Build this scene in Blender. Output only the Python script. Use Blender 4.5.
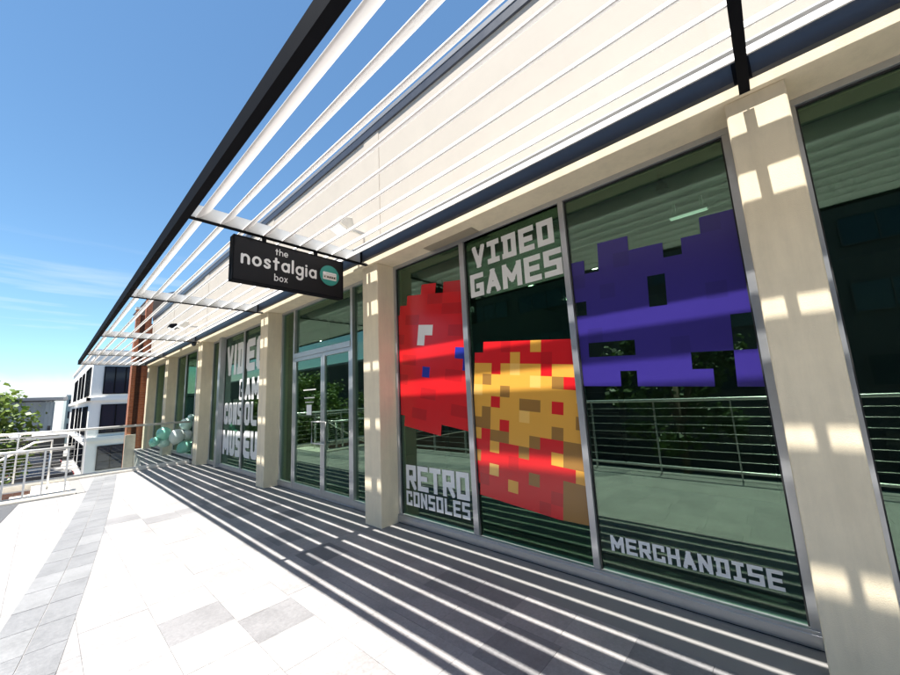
import bpy, bmesh, math, random
import numpy as np
from mathutils import Matrix, Vector, Euler
R_ = math.radians
scene = bpy.context.scene
for o in list(bpy.data.objects): bpy.data.objects.remove(o)

# ------------------------------------------------------------------ camera
HC = 1.6
CAM_ROWS = ((0.6707439, -0.74010971, -0.04837596),      # right
            (0.08230072, 0.13909114, -0.98685371),      # down
            (0.73710868, 0.65794473, 0.1542061))        # forward
cd = bpy.data.cameras.new('camera'); cam = bpy.data.objects.new('camera', cd)
scene.collection.objects.link(cam)
rt, dn, fw = (Vector(r) for r in CAM_ROWS)
M = Matrix((rt, -dn, -fw)).transposed().to_4x4(); M.translation = (0, 0, HC)
cam.matrix_world = M
cd.sensor_fit = 'HORIZONTAL'; cd.sensor_width = 36; cd.lens = 36 * 361.412 / 900
cd.clip_start = 0.05; cd.clip_end = 2000
scene.camera = cam

# ------------------------------------------------------------------ light
SUN_TO = Vector((-0.278, 0.018, 1.0)).normalized()       # towards the sun
EL = math.asin(SUN_TO.z)
w = bpy.data.worlds.new('World'); scene.world = w; w.use_nodes = True
nt = w.node_tree; N = nt.nodes; LK = nt.links
bg = N['Background']; bg.inputs[1].default_value = 0.062
sky = N.new('ShaderNodeTexSky'); sky.sky_type = 'NISHITA'; sky.sun_disc = False
sky.sun_elevation = EL; sky.sun_rotation = math.atan2(SUN_TO.x, SUN_TO.y) % (2 * math.pi)
sky.air_density = 1.0; sky.dust_density = 0.0; sky.ozone_density = 4.5
geo = N.new('ShaderNodeTexCoord'); sep = N.new('ShaderNodeSeparateXYZ')
LK.new(geo.outputs['Generated'], sep.inputs[0])
mp = N.new('ShaderNodeMapping'); mp.inputs['Scale'].default_value = (1.6, 1.6, 22); mp.inputs['Rotation'].default_value = (0.05, 0.03, 0)
LK.new(geo.outputs['Generated'], mp.inputs[0])
no = N.new('ShaderNodeTexNoise'); no.inputs['Scale'].default_value = 1.6; no.inputs['Detail'].default_value = 6
LK.new(mp.outputs[0], no.inputs['Vector'])
r1 = N.new('ShaderNodeMapRange'); r1.inputs[1].default_value = 0.52; r1.inputs[2].default_value = 0.72; r1.inputs[4].default_value = 0.8
LK.new(no.outputs['Fac'], r1.inputs[0])
rz = N.new('ShaderNodeMapRange'); rz.inputs[1].default_value = 0.34; rz.inputs[2].default_value = 0.12
LK.new(sep.outputs['Z'], rz.inputs[0])
m1 = N.new('ShaderNodeMath'); m1.operation = 'MULTIPLY'; LK.new(r1.outputs[0], m1.inputs[0]); LK.new(rz.outputs[0], m1.inputs[1])
no2 = N.new('ShaderNodeTexNoise'); no2.inputs['Scale'].default_value = 7; no2.inputs['Detail'].default_value = 5
LK.new(geo.outputs['Generated'], no2.inputs['Vector'])
ad = N.new('ShaderNodeMath'); ad.operation = 'MULTIPLY_ADD'; ad.inputs[1].default_value = -0.09; LK.new(no2.outputs['Fac'], ad.inputs[0]); LK.new(sep.outputs['Z'], ad.inputs[2])
r2 = N.new('ShaderNodeMapRange'); r2.inputs[1].default_value = 0.035; r2.inputs[2].default_value = 0.005; r2.inputs[4].default_value = 0.8
LK.new(ad.outputs[0], r2.inputs[0])
mx = N.new('ShaderNodeMath'); mx.operation = 'MAXIMUM'; LK.new(m1.outputs[0], mx.inputs[0]); LK.new(r2.outputs[0], mx.inputs[1])
mix = N.new('ShaderNodeMix'); mix.data_type = 'RGBA'
tin = N.new('ShaderNodeMix'); tin.data_type = 'RGBA'; tin.blend_type = 'MULTIPLY'; tin.inputs[0].default_value = 1; tin.inputs[7].default_value = (.845, 1.0, .97, 1)
LK.new(sky.outputs[0], tin.inputs[6])
LK.new(mx.outputs[0], mix.inputs[0]); LK.new(tin.outputs[2], mix.inputs[6]); mix.inputs[7].default_value = (5.6, 5.8, 6.0, 1)
LK.new(mix.outputs[2], bg.inputs[0])

sd = bpy.data.lights.new('sun', 'SUN'); sd.energy = 4.6; sd.angle = R_(0.53); sd.color = (1, 0.962, 0.90)
so = bpy.data.objects.new('sun', sd); scene.collection.objects.link(so)
so.rotation_euler = SUN_TO.to_track_quat('Z', 'Y').to_euler(); so.location = (-6, 0, 30)

vs = scene.view_settings
scene.display_settings.display_device = 'sRGB'
vs.view_transform = 'Standard'; vs.look = 'None'; vs.gamma = 1; vs.use_curve_mapping = False
vs.exposure = 1.74
scene.render.engine = 'CYCLES'

# ------------------------------------------------------------------ materials
def mat(name, col, rough=0.6, metal=0.0, nscale=0, namt=0.0, bump=0.0, bscale=None, spec=0.5, coat=0, emit=None, stretch=None, stain=None):
    m = bpy.data.materials.new(name); m.use_nodes = True
    n = m.node_tree.nodes; l = m.node_tree.links; p = n['Principled BSDF']
    p.inputs['Base Color'].default_value = (*col, 1); p.inputs['Roughness'].default_value = rough
    p.inputs['Metallic'].default_value = metal; p.inputs['Specular IOR Level'].default_value = spec
    if coat: p.inputs['Coat Weight'].default_value = coat; p.inputs['Coat Roughness'].default_value = 0.08
    if emit: p.inputs['Emission Color'].default_value = (*emit[0], 1); p.inputs['Emission Strength'].default_value = emit[1]
    if nscale or bump:
        g = n.new('ShaderNodeNewGeometry'); vec = g.outputs['Position']
        if stretch:
            q = n.new('ShaderNodeMapping'); q.inputs['Scale'].default_value = stretch; l.new(vec, q.inputs[0]); vec = q.outputs[0]
        if nscale:
            t = n.new('ShaderNodeTexNoise'); t.inputs['Scale'].default_value = nscale; t.inputs['Detail'].default_value = 6; t.inputs['Roughness'].default_value = .65
            l.new(vec, t.inputs['Vector'])
            cr = n.new('ShaderNodeMapRange'); cr.inputs[1].default_value = .3; cr.inputs[2].default_value = .7
            cr.inputs[3].default_value = 1 - namt; cr.inputs[4].default_value = 1 + namt
            l.new(t.outputs['Fac'], cr.inputs[0])
            hs = n.new('ShaderNodeMix'); hs.data_type = 'RGBA'; hs.blend_type = 'MULTIPLY'; hs.inputs[0].default_value = 1
            hs.inputs[6].default_value = (*col, 1); l.new(cr.outputs[0], hs.inputs[7]); l.new(hs.outputs[2], p.inputs['Base Color'])
            if stain:
                q2 = n.new('ShaderNodeMapping'); q2.inputs['Scale'].default_value = stain[2]; l.new(g.outputs['Position'], q2.inputs[0])
                t2 = n.new('ShaderNodeTexNoise'); t2.inputs['Scale'].default_value = stain[0]; t2.inputs['Detail'].default_value = 8; t2.inputs['Roughness'].default_value = .7
                l.new(q2.outputs[0], t2.inputs['Vector'])
                c2 = n.new('ShaderNodeMapRange'); c2.inputs[1].default_value = .42; c2.inputs[2].default_value = .66; c2.inputs[3].default_value = 1; c2.inputs[4].default_value = 1 - stain[1]
                l.new(t2.outputs['Fac'], c2.inputs[0])
                h2 = n.new('ShaderNodeMix'); h2.data_type = 'RGBA'; h2.blend_type = 'MULTIPLY'; h2.inputs[0].default_value = 1
                l.new(hs.outputs[2], h2.inputs[6]); l.new(c2.outputs[0], h2.inputs[7]); l.new(h2.outputs[2], p.inputs['Base Color'])
            rr = n.new('ShaderNodeMapRange'); rr.inputs[1].default_value = .3; rr.inputs[2].default_value = .7
            rr.inputs[3].default_value = max(0.02, rough - namt * .5); rr.inputs[4].default_value = min(1, rough + namt * .5)
            l.new(t.outputs['Fac'], rr.inputs[0]); l.new(rr.outputs[0], p.inputs['Roughness'])
        if bump:
            b = n.new('ShaderNodeTexNoise'); b.inputs['Scale'].default_value = bscale or 60; b.inputs['Detail'].default_value = 5
            l.new(vec, b.inputs['Vector'])
            bp = n.new('ShaderNodeBump'); bp.inputs['Strength'].default_value = bump; bp.inputs['Distance'].default_value = .01
            l.new(b.outputs['Fac'], bp.inputs['Height']); l.new(bp.outputs[0], p.inputs['Normal'])
    return m

def glass_mat(name, r0, gcol, tcol):
    m = bpy.data.materials.new(name); m.use_nodes = True
    n = m.node_tree.nodes; l = m.node_tree.links; n.remove(n['Principled BSDF'])
    out = n['Material Output']
    lw = n.new('ShaderNodeLayerWeight'); lw.inputs[0].default_value = 0.5
    pw = n.new('ShaderNodeMath'); pw.operation = 'POWER'; pw.inputs[1].default_value = 5; l.new(lw.outputs['Facing'], pw.inputs[0])
    ma = n.new('ShaderNodeMath'); ma.operation = 'MULTIPLY_ADD'; ma.inputs[1].default_value = .5 - r0; ma.inputs[2].default_value = r0; l.new(pw.outputs[0], ma.inputs[0])
    tr = n.new('ShaderNodeBsdfTransparent'); tr.inputs[0].default_value = (*tcol, 1)
    gl = n.new('ShaderNodeBsdfGlossy'); gl.inputs['Roughness'].default_value = 0.0; gl.inputs['Color'].default_value = (*gcol, 1)
    g = n.new('ShaderNodeNewGeometry'); t = n.new('ShaderNodeTexNoise'); t.inputs['Scale'].default_value = .9
    l.new(g.outputs['Position'], t.inputs['Vector'])
    bp = n.new('ShaderNodeBump'); bp.inputs['Strength'].default_value = .02; bp.inputs['Distance'].default_value = .02
    l.new(t.outputs['Fac'], bp.inputs['Height']); l.new(bp.outputs[0], gl.inputs['Normal'])
    ms = n.new('ShaderNodeMixShader'); l.new(ma.outputs[0], ms.inputs[0]); l.new(tr.outputs[0], ms.inputs[1]); l.new(gl.outputs[0], ms.inputs[2])
    l.new(ms.outputs[0], out.inputs['Surface'])
    return m

def brick_mat(name, c1, c2, cm):
    m = bpy.data.materials.new(name); m.use_nodes = True
    n = m.node_tree.nodes; l = m.node_tree.links; p = n['Principled BSDF']; p.inputs['Roughness'].default_value = .85
    g = n.new('ShaderNodeNewGeometry'); s = n.new('ShaderNodeSeparateXYZ'); l.new(g.outputs['Position'], s.inputs[0])
    a = n.new('ShaderNodeMath'); a.operation = 'ADD'; l.new(s.outputs[0], a.inputs[0]); l.new(s.outputs[1], a.inputs[1])
    c = n.new('ShaderNodeCombineXYZ'); l.new(a.outputs[0], c.inputs[0]); l.new(s.outputs[2], c.inputs[1])
    b = n.new('ShaderNodeTexBrick'); b.inputs['Scale'].default_value = 1; b.inputs['Brick Width'].default_value = .23; b.inputs['Row Height'].default_value = .076
    b.inputs['Mortar Size'].default_value = .005; b.inputs['Color1'].default_value = (*c1, 1); b.inputs['Color2'].default_value = (*c2, 1); b.inputs['Mortar'].default_value = (*cm, 1)
    l.new(c.outputs[0], b.inputs['Vector']); l.new(b.outputs['Color'], p.inputs['Base Color'])
    return m

def leaf_mat(name, c1, c2):
    m = bpy.data.materials.new(name); m.use_nodes = True
    n = m.node_tree.nodes; l = m.node_tree.links; p = n['Principled BSDF']; p.inputs['Roughness'].default_value = .5
    g = n.new('ShaderNodeNewGeometry'); t = n.new('ShaderNodeMix'); t.data_type = 'RGBA'
    t.inputs[6].default_value = (*c1, 1); t.inputs[7].default_value = (*c2, 1)
    l.new(g.outputs['Random Per Island'], t.inputs[0]); l.new(t.outputs[2], p.inputs['Base Color'])
    tl = n.new('ShaderNodeBsdfTranslucent'); l.new(t.outputs[2], tl.inputs[0])
    ms = n.new('ShaderNodeMixShader'); ms.inputs[0].default_value = .3
    l.new(p.outputs[0], ms.inputs[1]); l.new(tl.outputs[0], ms.inputs[2]); l.new(ms.outputs[0], n['Material Output'].inputs['Surface'])
    return m

X = {}
X['cream'] = mat('cream_render', (.80, .695, .505), .8, nscale=3.5, namt=.05, bump=.18, bscale=160, stain=(3.0, .10, (2.5, 2.5, .35)))
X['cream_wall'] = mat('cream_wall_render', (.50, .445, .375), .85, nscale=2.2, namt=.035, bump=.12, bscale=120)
X['vent'] = mat('beige_vent', (.36, .31, .23), .6)
X['blue_steel'] = mat('dark_blue_painted_steel', (.046, .051, .066), .42, nscale=5, namt=.08)
X['dark_steel'] = mat('charcoal_painted_steel', (.0095, .010, .012), .7, nscale=6, namt=.1, spec=.03)
X['gap'] = mat('shadow_gap_black', (.01, .01, .01), .9)
X['white_metal'] = mat('white_painted_aluminium', (.76, .75, .735), .38, nscale=3, namt=.03)
X['bracket'] = mat('pale_grey_painted_steel', (.50, .50, .49), .5, nscale=5, namt=.05)
X['alu'] = mat('anodised_aluminium', (.50, .51, .53), .36, metal=.75, nscale=9, namt=.05)
X['steel'] = mat('brushed_stainless', (.74, .73, .71), .36, metal=.6, nscale=30, namt=.05)
X['seal'] = mat('black_rubber', (.015, .016, .016), .6)
X['glass'] = glass_mat('tinted_window_glass', .118, (.74, 1.0, .80), (.56, .70, .61))
X['clear'] = glass_mat('clear_panel_glass', .03, (.95, 1, .97), (.93, .97, .95))
X['pave'] = mat('light_grey_paver', (.272, .261, .257), .62, nscale=45, namt=.16, bump=.2, bscale=120, stain=(2.2, .22, (1, 1, 1)))
X['pave2'] = mat('warm_grey_paver', (.246, .236, .235), .62, nscale=38, namt=.17, bump=.2, bscale=120, stain=(2.2, .22, (1, 1, 1)))
X['pave_mid'] = mat('mid_grey_paver', (.18, .177, .181), .6, nscale=40, namt=.16, bump=.2, bscale=120, stain=(2.2, .22, (1, 1, 1)))
X['pave_dark'] = mat('dark_grey_paver', (.145, .144, .15), .58, nscale=42, namt=.16, bump=.2, bscale=120, stain=(2.2, .22, (1, 1, 1)))
X['pave_band'] = mat('band_grey_paver', (.16, .162, .168), .6, nscale=40, namt=.14, bump=.2, bscale=120, stain=(2.2, .22, (1, 1, 1)))
X['pave_band2'] = mat('band_grey_paver_light', (.185, .187, .192), .6, nscale=40, namt=.14, bump=.2, bscale=120, stain=(2.2, .22, (1, 1, 1)))
X['ground_char'] = mat('charcoal_ground', (.065, .066, .07), .6, nscale=30, namt=.2, bump=.2, bscale=90)
X['grout'] = mat('grout', (.19, .186, .18), .9)
X['kerb'] = mat('pale_concrete', (.62, .58, .51), .8, nscale=10, namt=.09, bump=.2, bscale=70)
X['conc'] = mat('street_concrete', (.22, .212, .20), .85, nscale=.8, namt=.12)
X['asphalt'] = mat('asphalt', (.055, .055, .058), .85, nscale=2, namt=.2)
X['white_vinyl'] = mat('white_vinyl', (.78, .78, .76), .3)
X['red_vinyl'] = mat('red_vinyl', (.62, .012, .016), .25)
X['red2_vinyl'] = mat('deep_red_vinyl', (.48, .010, .014), .25)
X['blue_vinyl'] = mat('blue_vinyl', (.02, .03, .30), .25)
X['gold_vinyl'] = mat('gold_vinyl', (.72, .36, .055), .25)
X['gold2_vinyl'] = mat('pale_gold_vinyl', (.80, .47, .12), .25)
X['brown_vinyl'] = mat('brown_vinyl', (.30, .15, .035), .25)
X['black_vinyl'] = mat('black_vinyl', (.012, .012, .012), .25)
X['purple_vinyl'] = mat('purple_vinyl', (.032, .021, .185), .28)
X['purple2_vinyl'] = mat('deep_purple_vinyl', (.027, .018, .155), .28)
X['sign'] = mat('satin_black_sign', (.011, .011, .013), .5, nscale=8, namt=.1, spec=.2)
X['teal'] = mat('teal_print', (.03, .30, .25), .4)
X['paper'] = mat('white_paper', (.85, .85, .84), .7)
X['in_floor'] = mat('interior_dark_carpet', (.035, .036, .038), .9)
X['in_wall'] = mat('interior_dark_wall', (.10, .105, .10), .85, nscale=1, namt=.1)
X['in_ceil'] = mat('interior_ceiling', (.16, .165, .16), .85)
X['in_wood'] = mat('interior_wood', (.12, .075, .04), .5)
X['screen'] = mat('dark_screen', (.012, .02, .035), .12)
X['lamp'] = mat('lit_lamp', (.9, .9, .85), .5, emit=((1, .95, .85), 9))
X['tube'] = mat('lit_tube', (.9, .9, .85), .5, emit=((.9, 1, .9), .35))
X['brick'] = brick_mat('orange_red_brick', (.40, .13, .055), (.30, .085, .038), (.34, .24, .17))
X['brick_maroon'] = brick_mat('maroon_brick', (.15, .075, .06), (.11, .055, .045), (.16, .13, .11))
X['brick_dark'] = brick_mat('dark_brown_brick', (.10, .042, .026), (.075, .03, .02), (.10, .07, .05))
X['roof_grey'] = mat('grey_metal_roof', (.20, .21, .23), .5)
X['white_wall'] = mat('white_render', (.80, .775, .735), .85, nscale=.6, namt=.04)
X['dark_glass'] = mat('dark_window_glass', (.014, .021, .036), .1, spec=.45)
X['blue_wall'] = mat('blue_grey_cladding', (.16, .20, .24), .4, nscale=.4, namt=.1, stretch=(4, 4, .2))
X['pale_green_wall'] = mat('pale_green_glass', (.25, .33, .33), .25)
X['office'] = mat('dark_office_cladding', (.045, .045, .048), .7, nscale=.5, namt=.2)
X['office_glass'] = mat('office_blue_glass', (.012, .026, .04), .15, spec=.5)
X['leaf'] = leaf_mat('bright_leaves', (.04, .095, .012), (.17, .24, .04))
X['leaf2'] = leaf_mat('dark_leaves', (.022, .055, .012), (.06, .105, .022))
X['bark'] = mat('bark', (.09, .065, .045), .9, nscale=12, namt=.3)
X['mint'] = mat('mint_latex', (.26, .62, .50), .22, coat=.3)
X['mint2'] = mat('pale_mint_latex', (.55, .74, .68), .22, coat=.3)
X['white_latex'] = mat('white_latex', (.72, .73, .72), .22, coat=.3)
X['car_dark'] = mat('dark_car_paint', (.02, .022, .028), .25, coat=.8)
X['car_silver'] = mat('silver_car_paint', (.42, .43, .44), .3, metal=.6, coat=.6)
X['car_white'] = mat('white_car_paint', (.7, .7, .69), .3, coat=.6)
X['tyre'] = mat('tyre_rubber', (.02, .02, .02), .8)
X['head'] = mat('headlight_lens', (.7, .72, .72), .1)
X['tail'] = mat('tail_light_red', (.4, .01, .01), .2)

# ------------------------------------------------------------------ helpers
COL = scene.collection
class MB:
    def __init__(s): s.v = []; s.f = []; s.m = []
    def face(s, pts, mi=0):
        i = len(s.v); s.v += [tuple(p) for p in pts]; s.f.append(tuple(range(i, i + len(pts)))); s.m.append(mi)
    def box(s, x0, x1, y0, y1, z0, z1, mi=0):
        i = len(s.v)
        s.v += [(x, y, z) for x in (x0, x1) for y in (y0, y1) for z in (z0, z1)]
        for q in ((0, 1, 3, 2), (4, 6, 7, 5), (0, 4, 5, 1), (2, 3, 7, 6), (0, 2, 6, 4), (1, 5, 7, 3)):
            s.f.append(tuple(i + k for k in q)); s.m.append(mi)
    def tube(s, pts, r, n=10, mi=0, r2=None):
        pts = [Vector(p) for p in pts]; rings = []
        for k, p in enumerate(pts):
            d = (pts[min(k + 1, len(pts) - 1)] - pts[max(k - 1, 0)]).normalized()
            a = Vector((0, 0, 1)) if abs(d.z) < .9 else Vector((1, 0, 0))
            u = d.cross(a).normalized(); v = u.cross(d)
            rad = r if r2 is None else r + (r2 - r) * k / (len(pts) - 1)
            i = len(s.v); s.v += [tuple(p + rad * (math.cos(2 * math.pi * j / n) * u + math.sin(2 * math.pi * j / n) * v)) for j in range(n)]
            rings.append(i)
        for a, b in zip(rings, rings[1:]):
            for j in range(n): s.f.append((a + j, a + (j + 1) % n, b + (j + 1) % n, b + j)); s.m.append(mi)
        s.f.append(tuple(rings[0] + j for j in reversed(range(n)))); s.m.append(mi)
        s.f.append(tuple(rings[-1] + j for j in range(n))); s.m.append(mi)
    def lathe(s, prof, origin, axis=(0, 0, 1), n=20, mi=0):
        ax = Vector(axis).normalized(); a = Vector((0, 0, 1)) if abs(ax.z) < .9 else Vector((1, 0, 0))
        u = ax.cross(a).normalized(); v = ax.cross(u); o = Vector(origin); rings = []
        for (r, h) in prof:
            i = len(s.v); s.v += [tuple(o + ax * h + max(r, 1e-4) * (math.cos(2 * math.pi * j / n) * u + math.sin(2 * math.pi * j / n) * v)) for j in range(n)]; rings.append(i)
        for a_, b in zip(rings, rings[1:]):
            for j in range(n): s.f.append((a_ + j, a_ + (j + 1) % n, b + (j + 1) % n, b + j)); s.m.append(mi)
    def prism(s, poly, axis, a0, a1, mi=0):
        """poly in the two other axes (cyclic order), extruded along axis index"""
        def P(p, a):
            if axis == 1: return (p[0], a, p[1])
            if axis == 0: return (a, p[0], p[1])
            return (p[0], p[1], a)
        n = len(poly); i = len(s.v)
        s.v += [P(p, a0) for p in poly] + [P(p, a1) for p in poly]
        for j in range(n): s.f.append((i + j, i + (j + 1) % n, i + n + (j + 1) % n, i + n + j)); s.m.append(mi)
        s.f.append(tuple(i + j for j in reversed(range(n)))); s.m.append(mi)
        s.f.append(tuple(i + n + j for j in range(n))); s.m.append(mi)
    def loft(s, poly, ys, mi=0):
        n = len(poly); base = len(s.v)
        for y in ys: s.v += [(p[0], y, p[1]) for p in poly]
        for k in range(len(ys) - 1):
            for j in range(n):
                a = base + k * n + j; b = base + k * n + (j + 1) % n
                s.f.append((a, b, b + n, a + n)); s.m.append(mi)
        s.f.append(tuple(base + j for j in reversed(range(n)))); s.m.append(mi)
        e = base + (len(ys) - 1) * n; s.f.append(tuple(e + j for j in range(n))); s.m.append(mi)
    def build(s, name, mats, parent=None, bevel=0, smooth=False, label=None, fixn=True):
        me = bpy.data.meshes.new(name)
        off = root_loc(parent)
        me.from_pydata([(x - off[0], y - off[1], z - off[2]) for x, y, z in s.v], [], s.f)
        if not isinstance(mats, (list, tuple)): mats = [mats]
        for m in mats: me.materials.append(X[m])
        me.polygons.foreach_set('material_index', s.m)
        if fixn:
            b = bmesh.new(); b.from_mesh(me); bmesh.ops.recalc_face_normals(b, faces=b.faces); b.to_mesh(me); b.free()
        if smooth: me.polygons.foreach_set('use_smooth', [True] * len(me.polygons))
        me.update()
        o = bpy.data.objects.new(name, me); COL.objects.link(o)
        if parent is not None: o.parent = parent
        if bevel:
            bm = o.modifiers.new('bevel', 'BEVEL'); bm.width = bevel; bm.segments = 2; bm.limit_method = 'ANGLE'
        if label: o['label'] = label
        return o
def root_loc(p):
    t = Vector((0, 0, 0))
    while p is not None: t += p.location; p = p.parent
    return t
def thing(name, label, cat, loc=(0, 0, 0), group=None):
    o = bpy.data.objects.new(name, None); COL.objects.link(o); o.location = loc; o.empty_display_size = .2
    return tag(o, label, cat, group)
def tag(o, label, cat, group=None):
    o['label'] = label; o['category'] = cat
    if group: o['group'] = group
    return o
def struct(mb, name, mats, **k):
    o = mb.build(name, mats, **k); o['kind'] = 'structure'; return o
def dup(root, loc, label, group=None):
    r = root.copy(); COL.objects.link(r); r.location = loc; r['label'] = label
    if group: r['group'] = group
    for ch in list(root.children):
        c = ch.copy(); COL.objects.link(c); c.parent = r
        for g in ch.children:
            d = g.copy(); COL.objects.link(d); d.parent = c
    return r
# ------------------------------------------------------------------ ground, terrace, stairs
ZS = -3.8                                              # street level
mb = MB(); mb.box(-600, 600, -600, 1200, ZS - .5, ZS); struct(mb, 'street_ground', 'conc')
mb = MB(); mb.box(-15, -5.5, -300, 300, ZS - .2, ZS + .004); mb.box(-60, 60, 33, 39, ZS - .2, ZS + .008); struct(mb, 'road', 'asphalt')
mb = MB()
mb.box(-1.25, 3.2, -20, 10.62, ZS, -.06)
mb.box(.52, 3.2, 10.62, 13.02, ZS, -.06)
mb.prism([(2.0, 13.02), (3.2, 13.02), (3.2, 20.6), (2.72, 20.6)], 2, ZS, -.12)
struct(mb, 'terrace_slab', ['kerb'])
# pavers: real tiles with open joints over grout
rnd = random.Random(11)
mb = MB(); mb.box(-1.25, 3.2, -14, 10.62, -.06, -.008); mb.box(.52, 3.2, 10.62, 12.98, -.06, -.008); struct(mb, 'paving_bed', 'grout')
forced = {(2, 8): 2, (3, 7): 2, (2, 18): 2, (3, 17): 2, (1, 6): 2, (4, 17): 2, (1, 17): 2}
mb = MB(); T = .4; G = .0009
for i in range(-5, 7):
    for j in range(-36, 33):
        x0 = .70 + (i - 2) * T; x1 = x0 + T; y0 = .10 + j * T - (.055 if i % 2 else 0); y1 = y0 + T
        x0 = max(x0, -1.25); x1 = min(x1, 3.2); y1m = 12.98 if x0 >= .49 else 10.6
        if x1 - x0 < .02 or y0 > y1m: continue
        y1 = min(y1, y1m)
        r = rnd.random(); k = 0 if r < .55 else 1 if r < .87 else 2 if r < .955 else 3
        if i < 5 and k > 1: k = rnd.choice((0, 0, 0, 1))
        if i >= 5: r = rnd.random(); k = 0 if r < .38 else 1 if r < .66 else 2 if r < .9 else 3
        if (i, j) in forced: k = forced[(i, j)]
        dz = rnd.uniform(-.0008, .0008)
        mb.box(x0 + G, x1 - G, y0 + G, y1 - G, -.03, dz, k)
struct(mb, 'terrace_paving', ['pave', 'pave2', 'pave_mid', 'pave_dark'])
# curved band of grey cobble pavers running along the walkway
mb = MB()
def band(y): return .205 + .149 * (y - 3.7) - .0022 * (y - 3.7) ** 2 - (.5 * (3.5 - y) ** 2 if y < 3.5 else 0)
ys = [-9 + .42 * k for k in range(53)]
for a, b in zip(ys, ys[1:]):
    if b > 12.9: break
    for q in range(2):
        o0, o1 = -.42 + .21 * q, -.42 + .21 * (q + 1)
        if band(a) + o0 < -1.2: continue
        sft = 0
        mb.prism([(band(a + sft) + o0 + .003, a + sft + .003), (band(a + sft) + o1 - .003, a + sft + .003), (band(b + sft) + o1 - .003, b + sft - .003), (band(b + sft) + o0 + .003, b + sft - .003)],
                 2, -.02, .005 + rnd.uniform(-.0006, .0006), rnd.choice((0, 0, 0, 1)))
struct(mb, 'paving_band', ['pave_band', 'pave_band2'])
mb = MB(); mb.prism([(-1.0, 8.4), (-.40, 8.4), (-.30, 9.04), (-.165, 10.60), (-1.0, 10.60)], 2, -.02, .006); struct(mb, 'dark_patch', 'ground_char')  # flat charcoal-coloured sheet on the walkway before the stair head railing
mb = MB()
for j in range(19):
    ya, yb = 13.05 + j * .4, 13.447 + j * .4
    for i in range(3):
        xa = 2.0 + .0945 * (ya - 13.02); W = (3.2 - xa) / 3
        mb.box(xa + i * W + .002, xa + (i + 1) * W - .002, ya, yb, -.12, -.055 + rnd.uniform(-.0006, .0006), rnd.choice((0, 0, 1, 2)))
struct(mb, 'lower_terrace_paving', ['pave', 'pave2', 'pave_mid'])
mb = MB()
for k in range(22):
    x1 = -.05 - .3 * k
    mb.box(x1 - .3, x1, 10.92, 12.84, ZS, -.17 * (k + 1))
mb.box(-.05, .52, 10.92, 12.84, ZS, -.004)
struct(mb, 'stairs', 'kerb')
mb = MB(); mb.box(-6.5, .5, 12.845, 13.0, ZS, -.08); mb.box(-6.5, -1.26, 10.70, 10.915, ZS, -.08); struct(mb, 'stair_wall', 'brick_maroon')

# ------------------------------------------------------------------ shop building
YB0, YB1 = -13.0, 20.6
shop = thing('shop_building', 'cream rendered shop building with tall tinted shopfront windows under a slatted canopy', 'building', (3.2, 4, 0))
PIL = [(-13.0, -12.64), (-8.68, -8.32), (-4.56, -4.20), (-.285, .02), (3.90, 4.25), (7.58, 7.95), (12.22, 12.62), (16.52, 16.95), (20.2, 20.58)]
for a, b in PIL:
    mb = MB(); mb.box(2.925, 3.36, a, b, -.06, 3.445); mb.build('pillar', 'cream', shop, bevel=.012)
mb = MB(); mb.box(2.895, 3.40, YB0, YB1, 3.445, 3.545); mb.build('lintel', 'cream', shop, bevel=.006)
mb = MB(); mb.prism([(2.785, 3.480), (2.835, 3.480), (2.835, 3.488), (2.793, 3.488), (2.793, 3.655), (2.785, 3.655)], 1, YB0, YB1); mb.build('channel_beam', 'blue_steel', shop)
mb = MB(); mb.prism([(2.72, 3.656), (2.793, 3.656), (2.793, 3.668), (2.72, 3.668)], 1, YB0, YB1); mb.build('flashing', 'white_metal', shop)
mb = MB(); mb.box(3.0, 3.34, YB0, YB1, 3.546, 5.55)
for a, b in PIL: mb.box(2.992, 3.0, a - .0, b + .02, 3.546, 5.529)
mb.build('upper_wall', 'cream_wall', shop)
mb = MB(); mb.prism([(3.02, 5.53), (2.985, 5.53), (2.978, 5.54), (2.978, 5.665), (3.02, 5.665)], 1, YB0, YB1 + .1); mb.build('eave_gutter', 'blue_steel', shop)
mb = MB(); mb.prism([(2.972, 5.667), (2.972, 5.73), (3.05, 5.76), (10.5, 6.4), (10.5, 5.667)], 1, YB0, YB1 + .15); mb.build('roof', 'roof_grey', shop)
mb = MB(); mb.box(3.36, 10.5, 20.46, YB1, -3.8, 5.6); mb.box(3.36, 10.5, YB0, YB0 + .15, -3.8, 5.6); mb.box(10.3, 10.5, YB0 + .15, 20.46, -3.8, 5.6); mb.build('end_wall', 'cream_wall', shop)
mb = MB(); mb.box(3.2, 10.3, YB0 + .15, 20.46, -3.8, -.002); mb.build('interior_floor', 'in_floor', shop)
mb = MB(); mb.box(3.36, 10.3, YB0 + .15, 20.46, 3.56, 3.70); mb.build('interior_ceiling', 'in_ceil', shop)
mb = MB(); mb.box(9.0, 9.1, YB0 + .2, 20.4, 0, 3.555)
for y in (-4.4, 4.05, 7.75, 12.4): mb.box(4.4, 8.99, y, y + .1, 0, 3.555)
mb.build('interior_partition', 'in_wall', shop)
mb = MB(); mb.box(4.9, 5.15, YB0 + .2, 20.4, 3.28, 3.555); mb.build('ceiling_beam', 'in_wall', shop)
for y in (-2.6, .7, 2.0, 3.2, 5.9, 9.4, 11):
    for x in (5.9, 7.6):
        mb = MB(); mb.lathe([(0, 0), (.05, 0), (.05, .03), (0, .03)], (x, y, 3.527), n=12); mb.build('downlight', 'lamp', shop)
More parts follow.
